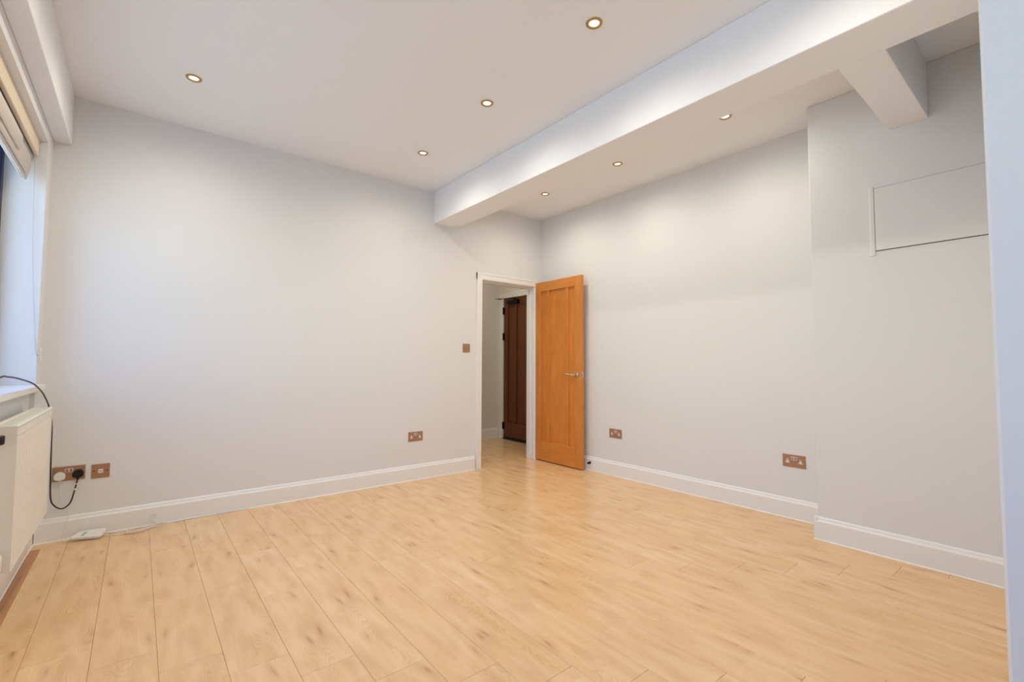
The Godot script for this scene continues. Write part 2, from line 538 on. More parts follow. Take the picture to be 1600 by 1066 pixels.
# a shaker leaf in its own axes: width along z, faces across x (-x is the face seen), hinge edge at z = 0
func leaf(o: Node, w: float, h: float, t: float, mats: Array) -> void:
	var st := mb()
	var sw := 0.088
	var top := 0.105
	var low := 0.205
	var mw := 0.038
	var grain := func(s: SurfaceTool, lo: Vector3, hi: Vector3, lying: bool, shift: float) -> void:
		var b := 0.0025
		# both faces, then edges, with the grain along the piece
		for side in [-1.0, 1.0]:
			var x := lo.x if side < 0 else hi.x
			var xb: float = x - side * b
			var p := [Vector3(x, lo.y + b, lo.z + b), Vector3(x, lo.y + b, hi.z - b), Vector3(x, hi.y - b, hi.z - b), Vector3(x, hi.y - b, lo.z + b)]
			var q := [Vector3(xb, lo.y, lo.z), Vector3(xb, lo.y, hi.z), Vector3(xb, hi.y, hi.z), Vector3(xb, hi.y, lo.z)]
			var f := func(v: Vector3) -> Vector2:
				return Vector2(v.y / 0.22 + shift, v.z / 2.0 + shift) if lying else Vector2(v.z / 0.22 + shift, v.y / 2.0 + shift)
			if side < 0: quad(s, p[0], p[1], p[2], p[3], f.call(p[0]), f.call(p[1]), f.call(p[2]), f.call(p[3]))
			else: quad(s, p[3], p[2], p[1], p[0], f.call(p[3]), f.call(p[2]), f.call(p[1]), f.call(p[0]))
			for k in 4:
				var l := (k + 1) % 4
				if side < 0: quad(s, p[l], p[k], q[k], q[l], f.call(p[l]), f.call(p[k]), f.call(q[k]), f.call(q[l]))
				else: quad(s, p[k], p[l], q[l], q[k], f.call(p[k]), f.call(p[l]), f.call(q[l]), f.call(q[k]))
		var a := Vector3(lo.x + b, lo.y, lo.z)
		var c := Vector3(hi.x - b, hi.y, hi.z)
		var e := func(p0: Vector3, p1: Vector3, p2: Vector3, p3: Vector3) -> void:
			var f2 := func(v: Vector3) -> Vector2: return Vector2((v.x + v.z) / 0.22 + 0.3, v.y / 2.0)
			quad(s, p0, p1, p2, p3, f2.call(p0), f2.call(p1), f2.call(p2), f2.call(p3))
		e.call(Vector3(a.x, a.y, c.z), Vector3(c.x, a.y, c.z), Vector3(c.x, c.y, c.z), Vector3(a.x, c.y, c.z))
		e.call(Vector3(c.x, a.y, a.z), Vector3(a.x, a.y, a.z), Vector3(a.x, c.y, a.z), Vector3(c.x, c.y, a.z))
		e.call(Vector3(a.x, c.y, c.z), Vector3(c.x, c.y, c.z), Vector3(c.x, c.y, a.z), Vector3(a.x, c.y, a.z))
		e.call(Vector3(a.x, a.y, a.z), Vector3(c.x, a.y, a.z), Vector3(c.x, a.y, c.z), Vector3(a.x, a.y, c.z))
	for z in [0.0, w - sw]:
		st = mb()
		grain.call(st, Vector3(0, 0, z), Vector3(t, h, z + sw), false, z * 0.7)
		part("stile", st, mats[1], o)
	st = mb()
	grain.call(st, Vector3(0.0005, h - top, sw), Vector3(t - 0.0005, h, w - sw), true, 0.21)
	part("top_rail", st, mats[0], o)
	st = mb()
	grain.call(st, Vector3(0.0005, 0, sw), Vector3(t - 0.0005, low, w - sw), true, 0.55)
	part("bottom_rail", st, mats[2 % mats.size()], o)
	var m1 := w * 0.262
	var m2 := w - w * 0.262 - mw
	for z in [m1, m2]:
		st = mb()
		grain.call(st, Vector3(0.0005, low, z), Vector3(t - 0.0005, h - top, z + mw), false, z * 0.4 + 0.1)
		part("muntin", st, mats[0], o)
	var spans := [[sw, m1], [m1 + mw, m2], [m2 + mw, w - sw]]
	for k in 3:
		st = mb()
		grain.call(st, Vector3(0.016, low - 0.005, spans[k][0] - 0.005), Vector3(t - 0.016, h - top + 0.005, spans[k][1] + 0.005), false, 0.37 * k)
		part("panel", st, mats[(k + 1) % mats.size()], o)

func lever_handle(o: Node, x: float, y: float, z: float, out: float, dir: float) -> void:
	# rose, neck and a straight lever that turns back along the door
	var st := mb()
	lathe(st, disc(0.026, 0.0, 0.009, 0.003), Vector3(x, y, z), Vector3(out, 0, 0), 28)
	var rose := part("handle", st, M.steel, o, "polished steel lever handle")
	st = mb()
	tube(st, spline([Vector3(x + out * 0.006, y, z), Vector3(x + out * 0.032, y, z), Vector3(x + out * 0.044, y, z + dir * 0.012), Vector3(x + out * 0.046, y, z + dir * 0.04), Vector3(x + out * 0.046, y + 0.002, z + dir * 0.125)], 6), 0.0085, 12)
	part("lever", st, M.steel, rose)

func build_door() -> void:
	var o := thing("door_1", "oak panelled door standing open against the right wall", "door", Vector3(-0.104, 0.010, 0.008), "", "structure")
	leaf(o, 0.688, 1.952, 0.040, M.oak)
	o.rotation.y = deg_to_rad(0.3)
	lever_handle(o, 0.0, 0.938, 0.628, -1.0, -1.0)
	lever_handle(o, 0.040, 0.938, 0.628, 1.0, -1.0)
	var st := mb()
	bx(st, Vector3(0.009, 0.905, 0.6872), Vector3(0.031, 0.975, 0.6892), 0.0005)
	var lp := part("latch_plate", st, M.steel, o)
	st = mb()
	bx(st, Vector3(0.015, 0.93, 0.688), Vector3(0.026, 0.948, 0.698), 0.002)
	part("latch_bolt", st, M.steel, lp)
	for y in [0.22, 0.98, 1.74]:
		st = mb()
		lathe(st, [Vector2(0, -0.05), Vector2(0.006, -0.05), Vector2(0.006, 0.05), Vector2(0, 0.05)], Vector3(0.043, y, -0.004), Vector3.UP, 12)
		bx(st, Vector3(0.008, y - 0.05, -0.0025), Vector3(0.040, y + 0.05, 0.0005))
		part("hinge", st, M.steel, o)
	# the door stop on the skirting behind the free edge
	var k := thing("door_bumper", "small dark door stop fixed low on the skirting behind the open door", "door stop", Vector3(-0.018, 0.075, 0.735))
	st = mb()
	lathe(st, [Vector2(0, 0), Vector2(0.014, 0), Vector2(0.014, 0.004), Vector2(0.006, 0.007), Vector2(0.006, 0.022), Vector2(0, 0.022)], Vector3.ZERO, Vector3.LEFT, 16)
	part("stem", st, M.dark_metal, k)
	st = mb()
	lathe(st, [Vector2(0, 0.021), Vector2(0.0105, 0.021), Vector2(0.0115, 0.028), Vector2(0.008, 0.034), Vector2(0, 0.034)], Vector3.ZERO, Vector3.LEFT, 16)
	part("rubber_tip", st, M.black, k)

# ---------------------------------------------------------------- the hall seen through the doorway
func build_hall() -> void:
	var st := mb()
	bx(st, Vector3(-1.75, -0.25, -1.66), Vector3(0.75, H, -1.50))
	struct("wall_hall_end", st, M.hall, "shaded cream end wall of the hall seen through the doorway", "wall")
	st = mb()
	bx(st, Vector3(-1.75, -0.25, -1.50), Vector3(-1.60, H, -0.12))
	struct("wall_hall_left", st, M.hall, "plain hall wall hidden to the left of the doorway", "wall")
	st = mb()
	bx(st, Vector3(0.515, -0.25, -1.50), Vector3(0.75, H, -1.352))
	bx(st, Vector3(0.515, 1.985, -1.352), Vector3(0.75, H, -0.44))
	bx(st, Vector3(0.515, -0.25, -0.44), Vector3(0.75, H, -0.12))
	bx(st, Vector3(0.62, -0.25, -1.352), Vector3(0.75, 1.985, -0.44))
	struct("wall_hall_right", st, M.hall, "hall wall holding the dark entrance door", "wall")
	skirting("baseboard_hall", "cream skirting board at the foot of the hall end wall", [[Vector3(-1.6, 0, -1.50), Vector3(0.515, 0, -1.50), Vector3.BACK]])
	var fr := thing("trim_5", "white door frame round the dark entrance door in the hall", "door frame", Vector3.ZERO, "", "structure")
	for r in [[-1.435, -1.352], [-0.44, -0.36]]:
		st = mb()
		bx(st, Vector3(0.493, 0, r[0]), Vector3(0.516, 1.985, r[1]), 0.004)
		part("architrave", st, M.gloss, fr)
	st = mb()
	bx(st, Vector3(0.493, 1.985, -1.435), Vector3(0.516, 2.065, -0.36), 0.004)
	part("architrave", st, M.gloss, fr)
	var o := thing("door_2", "dark brown panelled entrance door closed at the end of the hall", "door", Vector3(0.510, 0.022, -1.350), "", "structure")
	leaf(o, 0.908, 1.958, 0.044, M.entry)
	for y in [0.16, 1.42, 1.79]:
		st = mb()
		lathe(st, [Vector2(0, -0.05), Vector2(0.009, -0.05), Vector2(0.009, 0.05), Vector2(0, 0.05)], Vector3(-0.012, y, -0.003), Vector3.UP, 12)
		bx(st, Vector3(-0.006, y - 0.05, 0.0), Vector3(-0.001, y + 0.05, 0.022), 0.001)
		part("hinge", st, M.dark_metal, o, "dark butt hinge")
	st = mb()
	bx(st, Vector3(-0.006, -0.020, 0.004), Vector3(0.02, 0.012, 0.904), 0.002)
	part("draught_strip", st, M.black, o, "black draught strip")
	# closer: body on the leaf, arm to the frame
	st = mb()
	bx(st, Vector3(-0.046, 1.868, 0.115), Vector3(-0.001, 1.926, 0.345), 0.006)
	var body := part("door_closer", st, M.dark_metal, o, "grey overhead door closer")
	st = mb()
	lathe(st, [Vector2(0, 0), Vector2(0.017, 0), Vector2(0.017, 0.028), Vector2(0, 0.028)], Vector3(-0.024, 1.926, 0.27), Vector3.UP, 14)
	bx(st, Vector3(-0.007, 0, -0.016), Vector3(0.007, 0.007, 0.30), 0.001, Transform3D(Basis(Vector3.UP, deg_to_rad(180 + 16)), Vector3(-0.024, 1.95, 0.27)))
	bx(st, Vector3(-0.11, 1.957, -0.06), Vector3(-0.02, 1.963, -0.04), 0.001)
	part("arm", st, M.dark_metal, body)
	var mat := thing("threshold_bar", "black threshold bar under the dark entrance door", "threshold", Vector3(0.50, 0.0, -0.896))
	st = mb()
	sweep(st, [Vector2(-0.03, 0), Vector2(0.03, 0), Vector2(0.024, 0.005), Vector2(-0.024, 0.005)], Vector3(0, 0, -0.45), Vector3(0, 0, 0.45), Vector3.RIGHT)
	part("bar", st, M.black, mat)

# ---------------------------------------------------------------- window
func build_window() -> void:
	var zs := [[0.2, 3.1, "large dark-framed window in the left wall with a white reveal", "window_1"], [3.7, 5.6, "second dark-framed window beside the camera in the left wall", "window_2"]]
	for w in zs:
		var o := thing(w[3], w[2], "window", Vector3.ZERO, "", "structure")
		var z0: float = w[0]
		var z1: float = w[1]
		var st := mb()
		var xa := -4.245
		var xb := -4.165
		bx(st, Vector3(xa, 0.93, z0), Vector3(xb, 2.31, z0 + 0.055), 0.003)
		bx(st, Vector3(xa, 0.93, z1 - 0.055), Vector3(xb, 2.31, z1), 0.003)
		bx(st, Vector3(xa, 0.93, z0 + 0.055), Vector3(xb, 0.985, z1 - 0.055), 0.003)
		bx(st, Vector3(xa, 2.255, z0 + 0.055), Vector3(xb, 2.31, z1 - 0.055), 0.003)
		part("frame", st, M.navy, o)
		var n := 3 if z1 - z0 > 2.5 else 2
		var step := (z1 - z0) / n
		for k in range(1, n):
			st = mb()
			bx(st, Vector3(xa, 0.985, z0 + step * k - 0.03), Vector3(xb, 2.255, z0 + step * k + 0.03), 0.003)
			part("mullion", st, M.navy, o)
		for k in n:
			st = mb()
			var a: float = z0 + step * k + (0.05 if k == 0 else 0.025)
			var b: float = z0 + step * (k + 1) - (0.05 if k == n - 1 else 0.025)
			quad(st, Vector3(-4.205, 0.98, b), Vector3(-4.205, 0.98, a), Vector3(-4.205, 2.26, a), Vector3(-4.205, 2.26, b))
			part("pane", st, M.glass, o)
		st = mb()
		bx(st, Vector3(-4.22, 0.90, z0 + 0.0), Vector3(-3.97 if z0 < 1 else -3.96, 0.93, z1), 0.003)
		if z0 < 1: bx(st, Vector3(-4.0, 0.90, 0.10), Vector3(-3.97, 0.93, 0.2), 0.003)
		part("sill", st, M.sill, o, "white window sill")
		st = mb()
		bx(st, Vector3(-4.42, 0.86, z0 - 0.02), Vector3(-4.235, 0.93, z1 + 0.02), 0.003)
		part("outer_sill", st, M.concrete, o)

# ---------------------------------------------------------------- downlights
func build_downlights() -> void:
	var first: Node3D = null
	var spots := [
		[-3.364, 0.697, "warm lit downlight nearest the back wall in the ceiling row beside the window"],
		[-3.347, 1.525, "second downlight of the window-side row just above the photo's top edge"],
		[-1.884, 0.683, "small lit downlight closest to the back wall left of the ceiling beam"],
		[-1.904, 1.563, "lit downlight in the middle of the row left of the ceiling beam"],
		[-1.907, 2.446, "largest lit downlight near the top edge left of the ceiling beam"],
		[-0.552, 0.651, "lit downlight right of the ceiling beam closest to the doorway"],
		[-0.556, 1.522, "lit downlight in the middle of the row right of the ceiling beam"],
		[-0.593, 2.434, "lit downlight right of the ceiling beam nearest the short cross beam"],
		[-3.35, 2.45, "downlight above and to the left of the camera"],
		[-1.90, 3.35, "downlight outside the photo nearest the near wall"],
		[-3.30, 4.6, "downlight behind the camera beside the second window"],
		[-0.45, -0.75, "dimmer downlight in the hall ceiling behind the back wall"],
	]
	for s in spots:
		var o: Node3D
		if first == null:
			o = thing("downlight", s[2], "downlight", Vector3.ZERO, "recessed ceiling downlights")
			var st := mb()
			lathe(st, [Vector2(0.0245, 0.0035), Vector2(0.026, -0.0045), Vector2(0.029, -0.006), Vector2(0.036, -0.006), Vector2(0.0395, -0.003), Vector2(0.040, 0.0)], Vector3.ZERO, Vector3.UP, 36)
			part("bezel", st, M.brass, o, "satin brass ring")
			st = mb()
			lathe(st, [Vector2(0.0, -0.0042), Vector2(0.012, -0.0038), Vector2(0.0225, -0.001), Vector2(0.0255, 0.0)], Vector3.ZERO, Vector3.UP, 28)
			part("lamp", st, M.lamp, o, "glowing lamp lens")
			var l := SpotLight3D.new()
			l.name = "lamp_light"
			l.position.y = -0.012
			l.rotation.x = -PI / 2
			l.light_color = Color(1.0, 0.968, 0.885)
			l.light_energy = 0.62
			l.light_size = 0.022
			l.spot_angle = 86.0
			l.spot_angle_attenuation = 0.85
			l.spot_range = 12.0
			l.spot_attenuation = 2.0
			l.shadow_enabled = true
			o.add_child(l)
			first = o
		else:
			o = first.duplicate()
			o.name = numbered("downlight")
			add_child(o)
			tag(o, s[2], "downlight", "recessed ceiling downlights")
		o.position = Vector3(s[0], H, s[1])
	var dim: SpotLight3D = get_node("downlight_011/lamp_light")
	dim.light_energy *= 1.5

# ---------------------------------------------------------------- access panel
func build_access_panel() -> void:
	var o := thing("access_panel", "flush white access panel high on the boxed-out wall", "access panel", Vector3(-0.29, 0, 0))
	var y0 := 1.712
	var y1 := 2.078
	var z0 := 3.142
	var z1 := 3.70
	var st := mb()
	var prof := [Vector2(0, 0), Vector2(0, 0.005), Vector2(0.003, 0.007), Vector2(0.018, 0.007), Vector2(0.024, 0.003), Vector2(0.024, 0)]
	sweep(st, prof, Vector3(0, y0 - 0.024, z0), Vector3(0, y1 + 0.01, z0), Vector3.FORWARD, Vector3.LEFT)
	part("frame_strip", st, M.wall, o)
	st = mb()
	sweep(st, prof, Vector3(0, y0 - 0.024, z1), Vector3(0, y1 + 0.01, z1), Vector3.BACK, Vector3.LEFT)
	part("frame_strip", st, M.wall, o)
	st = mb()
	bx(st, Vector3(-0.0008, y0 - 0.0005, z0), Vector3(0.0, y1 + 0.0005, z1))
	part("shadow_gap", st, M.shadow_gap, o)
	st = mb()
	bx(st, Vector3(-0.006, y0 + 0.0035, z0 + 0.002), Vector3(-0.0008, y1 - 0.002, z1 - 0.002), 0.0008)
	part("hatch", st, M.wall, o)

# ---------------------------------------------------------------- radiator
func build_radiator() -> void:
	var o := thing("radiator", "white panel radiator with fluted front under the window sill", "radiator", Vector3(-3.91, 0.262, 0.37))
	var l := 0.925
	var h := 0.555
	# fluted front and back panels, in local axes: front face x = 0, length along z
	for p in [[0.0, -0.013], [-0.074, -0.061]]:
		var st := mb()
		var f: float = p[0]
		var b: float = p[1]
		var outline := []
		var n := 28
		var dirn := signf(f - b)
		outline.append(Vector2(b, 0.012))
		outline.append(Vector2(f - dirn * 0.003, 0.012))
		for k in n:
			var z := 0.02 + (l - 0.04) * k / n
			var s := (l - 0.04) / n
			outline.append(Vector2(f, z + s * 0.10))
			outline.append(Vector2(f, z + s * 0.55))
			outline.append(Vector2(f - dirn * 0.0035, z + s * 0.68))
			outline.append(Vector2(f - dirn * 0.0035, z + s * 0.95))
		outline.append(Vector2(f - dirn * 0.003, l - 0.012))
		outline.append(Vector2(b, l - 0.012))
		sweep(st, outline, Vector3(0, 0.004, 0), Vector3(0, h - 0.045, 0), Vector3.RIGHT, Vector3.BACK)
		# rolled top and bottom seams
		bx(st, Vector3(minf(f, b), h - 0.046, 0.004), Vector3(maxf(f, b), h - 0.012, l - 0.004), 0.003)
		bx(st, Vector3(minf(f, b), 0.0, 0.008), Vector3(maxf(f, b), 0.006, l - 0.008), 0.002)
		part("panel", st, M.radiator, o)
	var st2 := mb()
	for k in 46:                       # convector fins between the panels
		var z := 0.03 + (l - 0.06) * k / 45.0
		bx(st2, Vector3(-0.060, 0.03, z - 0.0006), Vector3(-0.014, h - 0.05, z + 0.0006))
	part("convector_fins", st2, M.radiator, o)
	for z in [0.0, l - 0.0025]:
		st2 = mb()
		bx(st2, Vector3(-0.076, 0.004, z), Vector3(0.001, h - 0.004, z + 0.0025), 0.0008)
		part("side_cover", st2, M.radiator, o)
	# top grille: two rims and slats across
	st2 = mb()
	bx(st2, Vector3(-0.018, h - 0.012, 0.0), Vector3(0.003, h, l), 0.004)
	bx(st2, Vector3(-0.078, h - 0.012, 0.0), Vector3(-0.060, h, l), 0.004)
	bx(st2, Vector3(-0.060, h - 0.010, 0.0), Vector3(-0.018, h - 0.002, 0.03), 0.001)
	bx(st2, Vector3(-0.060, h - 0.010, l - 0.03), Vector3(-0.018, h - 0.002, l), 0.001)
	var g := part("top_grille", st2, M.grille, o)
	for k in 40:
		st2 = mb()
		var z := 0.035 + (l - 0.07) * k / 39.0
		bx(st2, Vector3(-0.060, h - 0.009, z - 0.005), Vector3(-0.018, h - 0.003, z + 0.005), 0.001)
		part("slat", st2, M.grille, g)
	# air vent plug at the near top end, then valves and pipes at the bottom
	st2 = mb()
	lathe(st2, [Vector2(0, -0.026), Vector2(0.011, -0.026), Vector2(0.0145, -0.022), Vector2(0.0145, 0.006), Vector2(0.012, 0.008), Vector2(0.012, 0.0075), Vector2(0, 0.0075)], Vector3(-0.040, h - 0.040, l + 0.042), Vector3.UP, 22)
	var vent := part("valve_head", st2, M.black, o, "black valve cap with a copper coloured top")
	st2 = mb()
	lathe(st2, [Vector2(0, 0.0078), Vector2(0.0112, 0.0078), Vector2(0.0105, 0.0092), Vector2(0, 0.0092)], Vector3(-0.040, h - 0.040, l + 0.042), Vector3.UP, 22)
	part("cap", st2, M.copper, vent)
	st2 = mb()
	lathe(st2, [Vector2(0, 0), Vector2(0.008, 0), Vector2(0.008, 0.042), Vector2(0, 0.042)], Vector3(-0.040, h - 0.048, l), Vector3.BACK, 14)
	part("tail", st2, M.steel, vent)
	st2 = mb()
	lathe(st2, [Vector2(0, -0.02), Vector2(0.013, -0.018), Vector2(0.015, 0.0), Vector2(0.019, 0.006), Vector2(0.020, 0.05), Vector2(0.017, 0.062), Vector2(0, 0.064)], Vector3(-0.036, 0.02, l + 0.040), Vector3.UP, 20)
	var tv := part("thermostatic_valve", st2, M.plastic, o, "white valve head at the bottom of the radiator")
	st2 = mb()
	lathe(st2, [Vector2(0, 0), Vector2(0.0105, 0), Vector2(0.0105, 0.03), Vector2(0, 0.03)], Vector3(-0.036, 0.012, l), Vector3.BACK, 14)
	lathe(st2, [Vector2(0, 0), Vector2(0.0075, 0), Vector2(0.0075, 0.246), Vector2(0, 0.246)], Vector3(-0.036, -0.262, l + 0.040), Vector3.UP, 12)
	part("pipe", st2, M.steel, tv)
	for z in [0.16, l - 0.16]:
		st2 = mb()
		bx(st2, Vector3(-0.1095, 0.06, z - 0.015), Vector3(-0.074, h - 0.06, z + 0.015), 0.001)
		part("wall_bracket", st2, M.radiator, o)

# ---------------------------------------------------------------- roman blind
func build_blind() -> void:
	var o := thing("roman_blind", "cream fabric blind folded up at the top of the window", "blind", Vector3(0, 0, 0))
	var za := 0.212
	var zb := 2.95
	var st := mb()
	bx(st, Vector3(-4.052, 2.215, za), Vector3(-4.034, 2.309, zb), 0.003)
	part("head_board", st, M.blind_board, o)
	st = mb()
	sweep(st, [Vector2(-4.098, 2.178), Vector2(-4.060, 2.178), Vector2(-4.056, 2.184), Vector2(-4.056, 2.30), Vector2(-4.098, 2.30)], Vector3(0, 0, za + 0.012), Vector3(0, 0, zb), Vector3.RIGHT)
	var rail := part("head_rail", st, M.rail, o, "grey metal head rail")
	for z in [0.285, 0.37, 0.68, 1.2, 1.8]:
		st = mb()
		bx(st, Vector3(-4.086, 2.1735, z - 0.007), Vector3(-4.068, 2.1785, z + 0.007), 0.001)
		part("screw", st, M.dark_metal, rail)
	# gathered folds, each a soft loop of cloth that ends further back than the one behind it
	var folds := [[-4.086, 2.062, 0.222, 0.016], [-4.071, 2.050, 0.236, 0.015], [-4.057, 2.066, 0.285, 0.014], [-4.045, 2.092, 0.60, 0.011]]
	for f in folds:
		st = mb()
		st.set_smooth_group(1)
		var rows := 12
		var prev := []
		for i in rows + 1:
			var t := float(i) / rows
			var y: float = lerpf(f[1], 2.186, t)
			var bulge: float = f[3] * pow(sin(PI * clampf(t * 0.92 + 0.06, 0, 1)), 0.6)
			var end: float = f[2] + 0.045 * pow(1.0 - t, 2.0)
			var cur := [Vector3(f[0] - bulge * 0.5, y, end), Vector3(f[0] + bulge * 0.5, y, end), Vector3(f[0] + bulge * 0.5, y, zb - 0.02), Vector3(f[0] - bulge * 0.5, y, zb - 0.02)]
			if i > 0:
				for k in 4:
					var n := (k + 1) % 4
					quad(st, prev[n], prev[k], cur[k], cur[n])
			else:
				quad(st, cur[0], cur[1], cur[2], cur[3])
			prev = cur
		part("fold", st, M.blind, o)
	st = mb()
	tube(st, spline([Vector3(-4.046, 2.216, 0.218), Vector3(-4.044, 2.0, 0.214), Vector3(-4.033, 1.60, 0.211), Vector3(-4.006, 1.14, 0.205), Vector3(-3.994, 1.10, 0.192)], 8), 0.0011, 6)
	part("pull_cord", st, M.cord, o, "thin grey pull cord")
	var c := thing("cord_cleat", "small white cord cleat on the window pier holding the blind cord", "cleat", Vector3(-4.0, 1.10, 0.182))
	st = mb()
	bx(st, Vector3(0, -0.012, -0.007), Vector3(0.008, 0.012, 0.007), 0.002)
	part("base", st, M.plastic, c)
	for s in [-1.0, 1.0]:
		st = mb()
		tube(st, spline([Vector3(0.006, 0, 0), Vector3(0.014, 0.012 * s, 0), Vector3(0.013, 0.03 * s, 0), Vector3(0.016, 0.036 * s, 0)], 5), 0.003, 8)
		part("horn", st, M.plastic, c)

# ---------------------------------------------------------------- sockets and switch; local axes: x along the wall, y up, z out of the wall
func pin_insert(o: Node, x: float) -> void:
	var st := mb()
	sweep(st, [Vector2(x - 0.0135, -0.015), Vector2(x + 0.0135, -0.015), Vector2(x + 0.0135, -0.005), Vector2(x + 0.006, -0.003), Vector2(x + 0.006, 0.013), Vector2(x - 0.006, 0.013), Vector2(x - 0.006, -0.003), Vector2(x - 0.0135, -0.005)], Vector3(0, 0, 0.003), Vector3(0, 0, 0.0052), Vector3.RIGHT)
	var ins := part("pin_insert", st, M.insert, o, "white pin insert")
	st = mb()
	bx(st, Vector3(x - 0.002, 0.003, 0.005), Vector3(x + 0.002, 0.0105, 0.0056))
	bx(st, Vector3(x - 0.0115, -0.0118, 0.005), Vector3(x - 0.0055, -0.008, 0.0056))
	bx(st, Vector3(x + 0.0055, -0.0118, 0.005), Vector3(x + 0.0115, -0.008, 0.0056))
	part("pin_slot", st, M.hole, ins)

func plate(o: Node, w: float, h: float) -> void:
	var st := mb()
	bx(st, Vector3(-w / 2, -h / 2, 0), Vector3(w / 2, h / 2, 0.0038), 0.0012)
	part("faceplate", st, M.bronze, o)

func double_socket(label: String, at: Vector3, turn: float) -> Node3D:
	var o := thing("double_socket", label, "wall socket", at, "brown metal double sockets")
	o.rotation.y = turn
	plate(o, 0.146, 0.086)
	pin_insert(o, -0.041)
	pin_insert(o, 0.041)
	for x in [-0.0095, 0.0095]:
		var st := mb()
		bx(st, Vector3(x - 0.0088, 0.006, 0.003), Vector3(x + 0.0088, 0.029, 0.0055), 0.0008)
		var fr := part("switch_surround", st, M.insert, o, "white switch surround")
		st = mb()
		bx(st, Vector3(x - 0.0058, 0.0085, 0.005), Vector3(x + 0.0058, 0.0265, 0.0085), 0.0015)
		part("rocker", st, M.bronze, fr)
	return o

func build_sockets() -> void:
	double_socket("brown metal double socket with both plugs in beside the radiator", Vector3(-3.861, 0.388, 0), 0)
	double_socket("brown metal double socket on the back wall left of the doorway", Vector3(-1.562, 0.390, 0), 0)
	double_socket("brown metal double socket on the right wall next to the open door", Vector3(0, 0.397, 1.042), -PI / 2)
	double_socket("brown metal double socket on the right wall near the boxed-out wall", Vector3(0, 0.393, 2.584), -PI / 2)
	var o := thing("phone_socket", "square brown metal telephone socket with a white centre beside the plugged double socket", "phone socket", Vector3(-3.718, 0.383, 0))
	plate(o, 0.086, 0.086)
	var st := mb()
	bx(st, Vector3(-0.011, -0.013, 0.003), Vector3(0.011, 0.011, 0.0058), 0.001)
	var j := part("jack", st, M.insert, o, "white jack")
	st = mb()
	bx(st, Vector3(-0.007, -0.006, 0.0055), Vector3(0.007, 0.003, 0.0062))
	part("shutter", st, plain(Color(0.75, 0.70, 0.66), 0.5), j)
	for x in [-0.030, 0.030]:
		st = mb()
		lathe(st, disc(0.0034, 0.003, 0.0048, 0.001), Vector3(x, 0, 0), Vector3.BACK, 12)
		part("screw", st, M.dark_metal, o)
	o = thing("light_switch", "small brown metal light switch beside the door frame", "light switch", Vector3(-1.018, 1.211, 0))
	plate(o, 0.086, 0.086)
	st = mb()
	bx(st, Vector3(-0.011, -0.016, 0.003), Vector3(0.011, 0.016, 0.0065), 0.0012)
	part("rocker", st, M.bronze, o)
	for x in [-0.030, 0.030]:
		st = mb()
		lathe(st, disc(0.003, 0.003, 0.0045, 0.001), Vector3(x, 0, 0), Vector3.BACK, 12)
		part("screw", st, M.dark_metal, o)

# ---------------------------------------------------------------- plugs, leads, router
func plug_body(st: SurfaceTool, at: Vector3) -> void:
	# rounded top, flat-sided bottom where the lead leaves
	var pts := []
	for k in 13:
		var a := PI * k / 12.0
		pts.append(Vector2(0.0255 * cos(a), 0.003 + 0.0225 * sin(a)))
	pts.append_array([Vector2(-0.0235, -0.014), Vector2(-0.012, -0.021), Vector2(0.012, -0.021), Vector2(0.0235, -0.014)])
	var small := []
	for p in pts: small.append(p * 0.86)
	sweep(st, pts, at, at + Vector3(0, 0, 0.022), Vector3.RIGHT)
	sweep(st, small, at + Vector3(0, 0, 0.022), at + Vector3(0, 0, 0.028), Vector3.RIGHT)
	lathe(st, [Vector2(0, 0), Vector2(0.0065, 0), Vector2(0.0045, 0.016), Vector2(0, 0.016)], at + Vector3(0, -0.019, 0.013), Vector3.DOWN, 12)

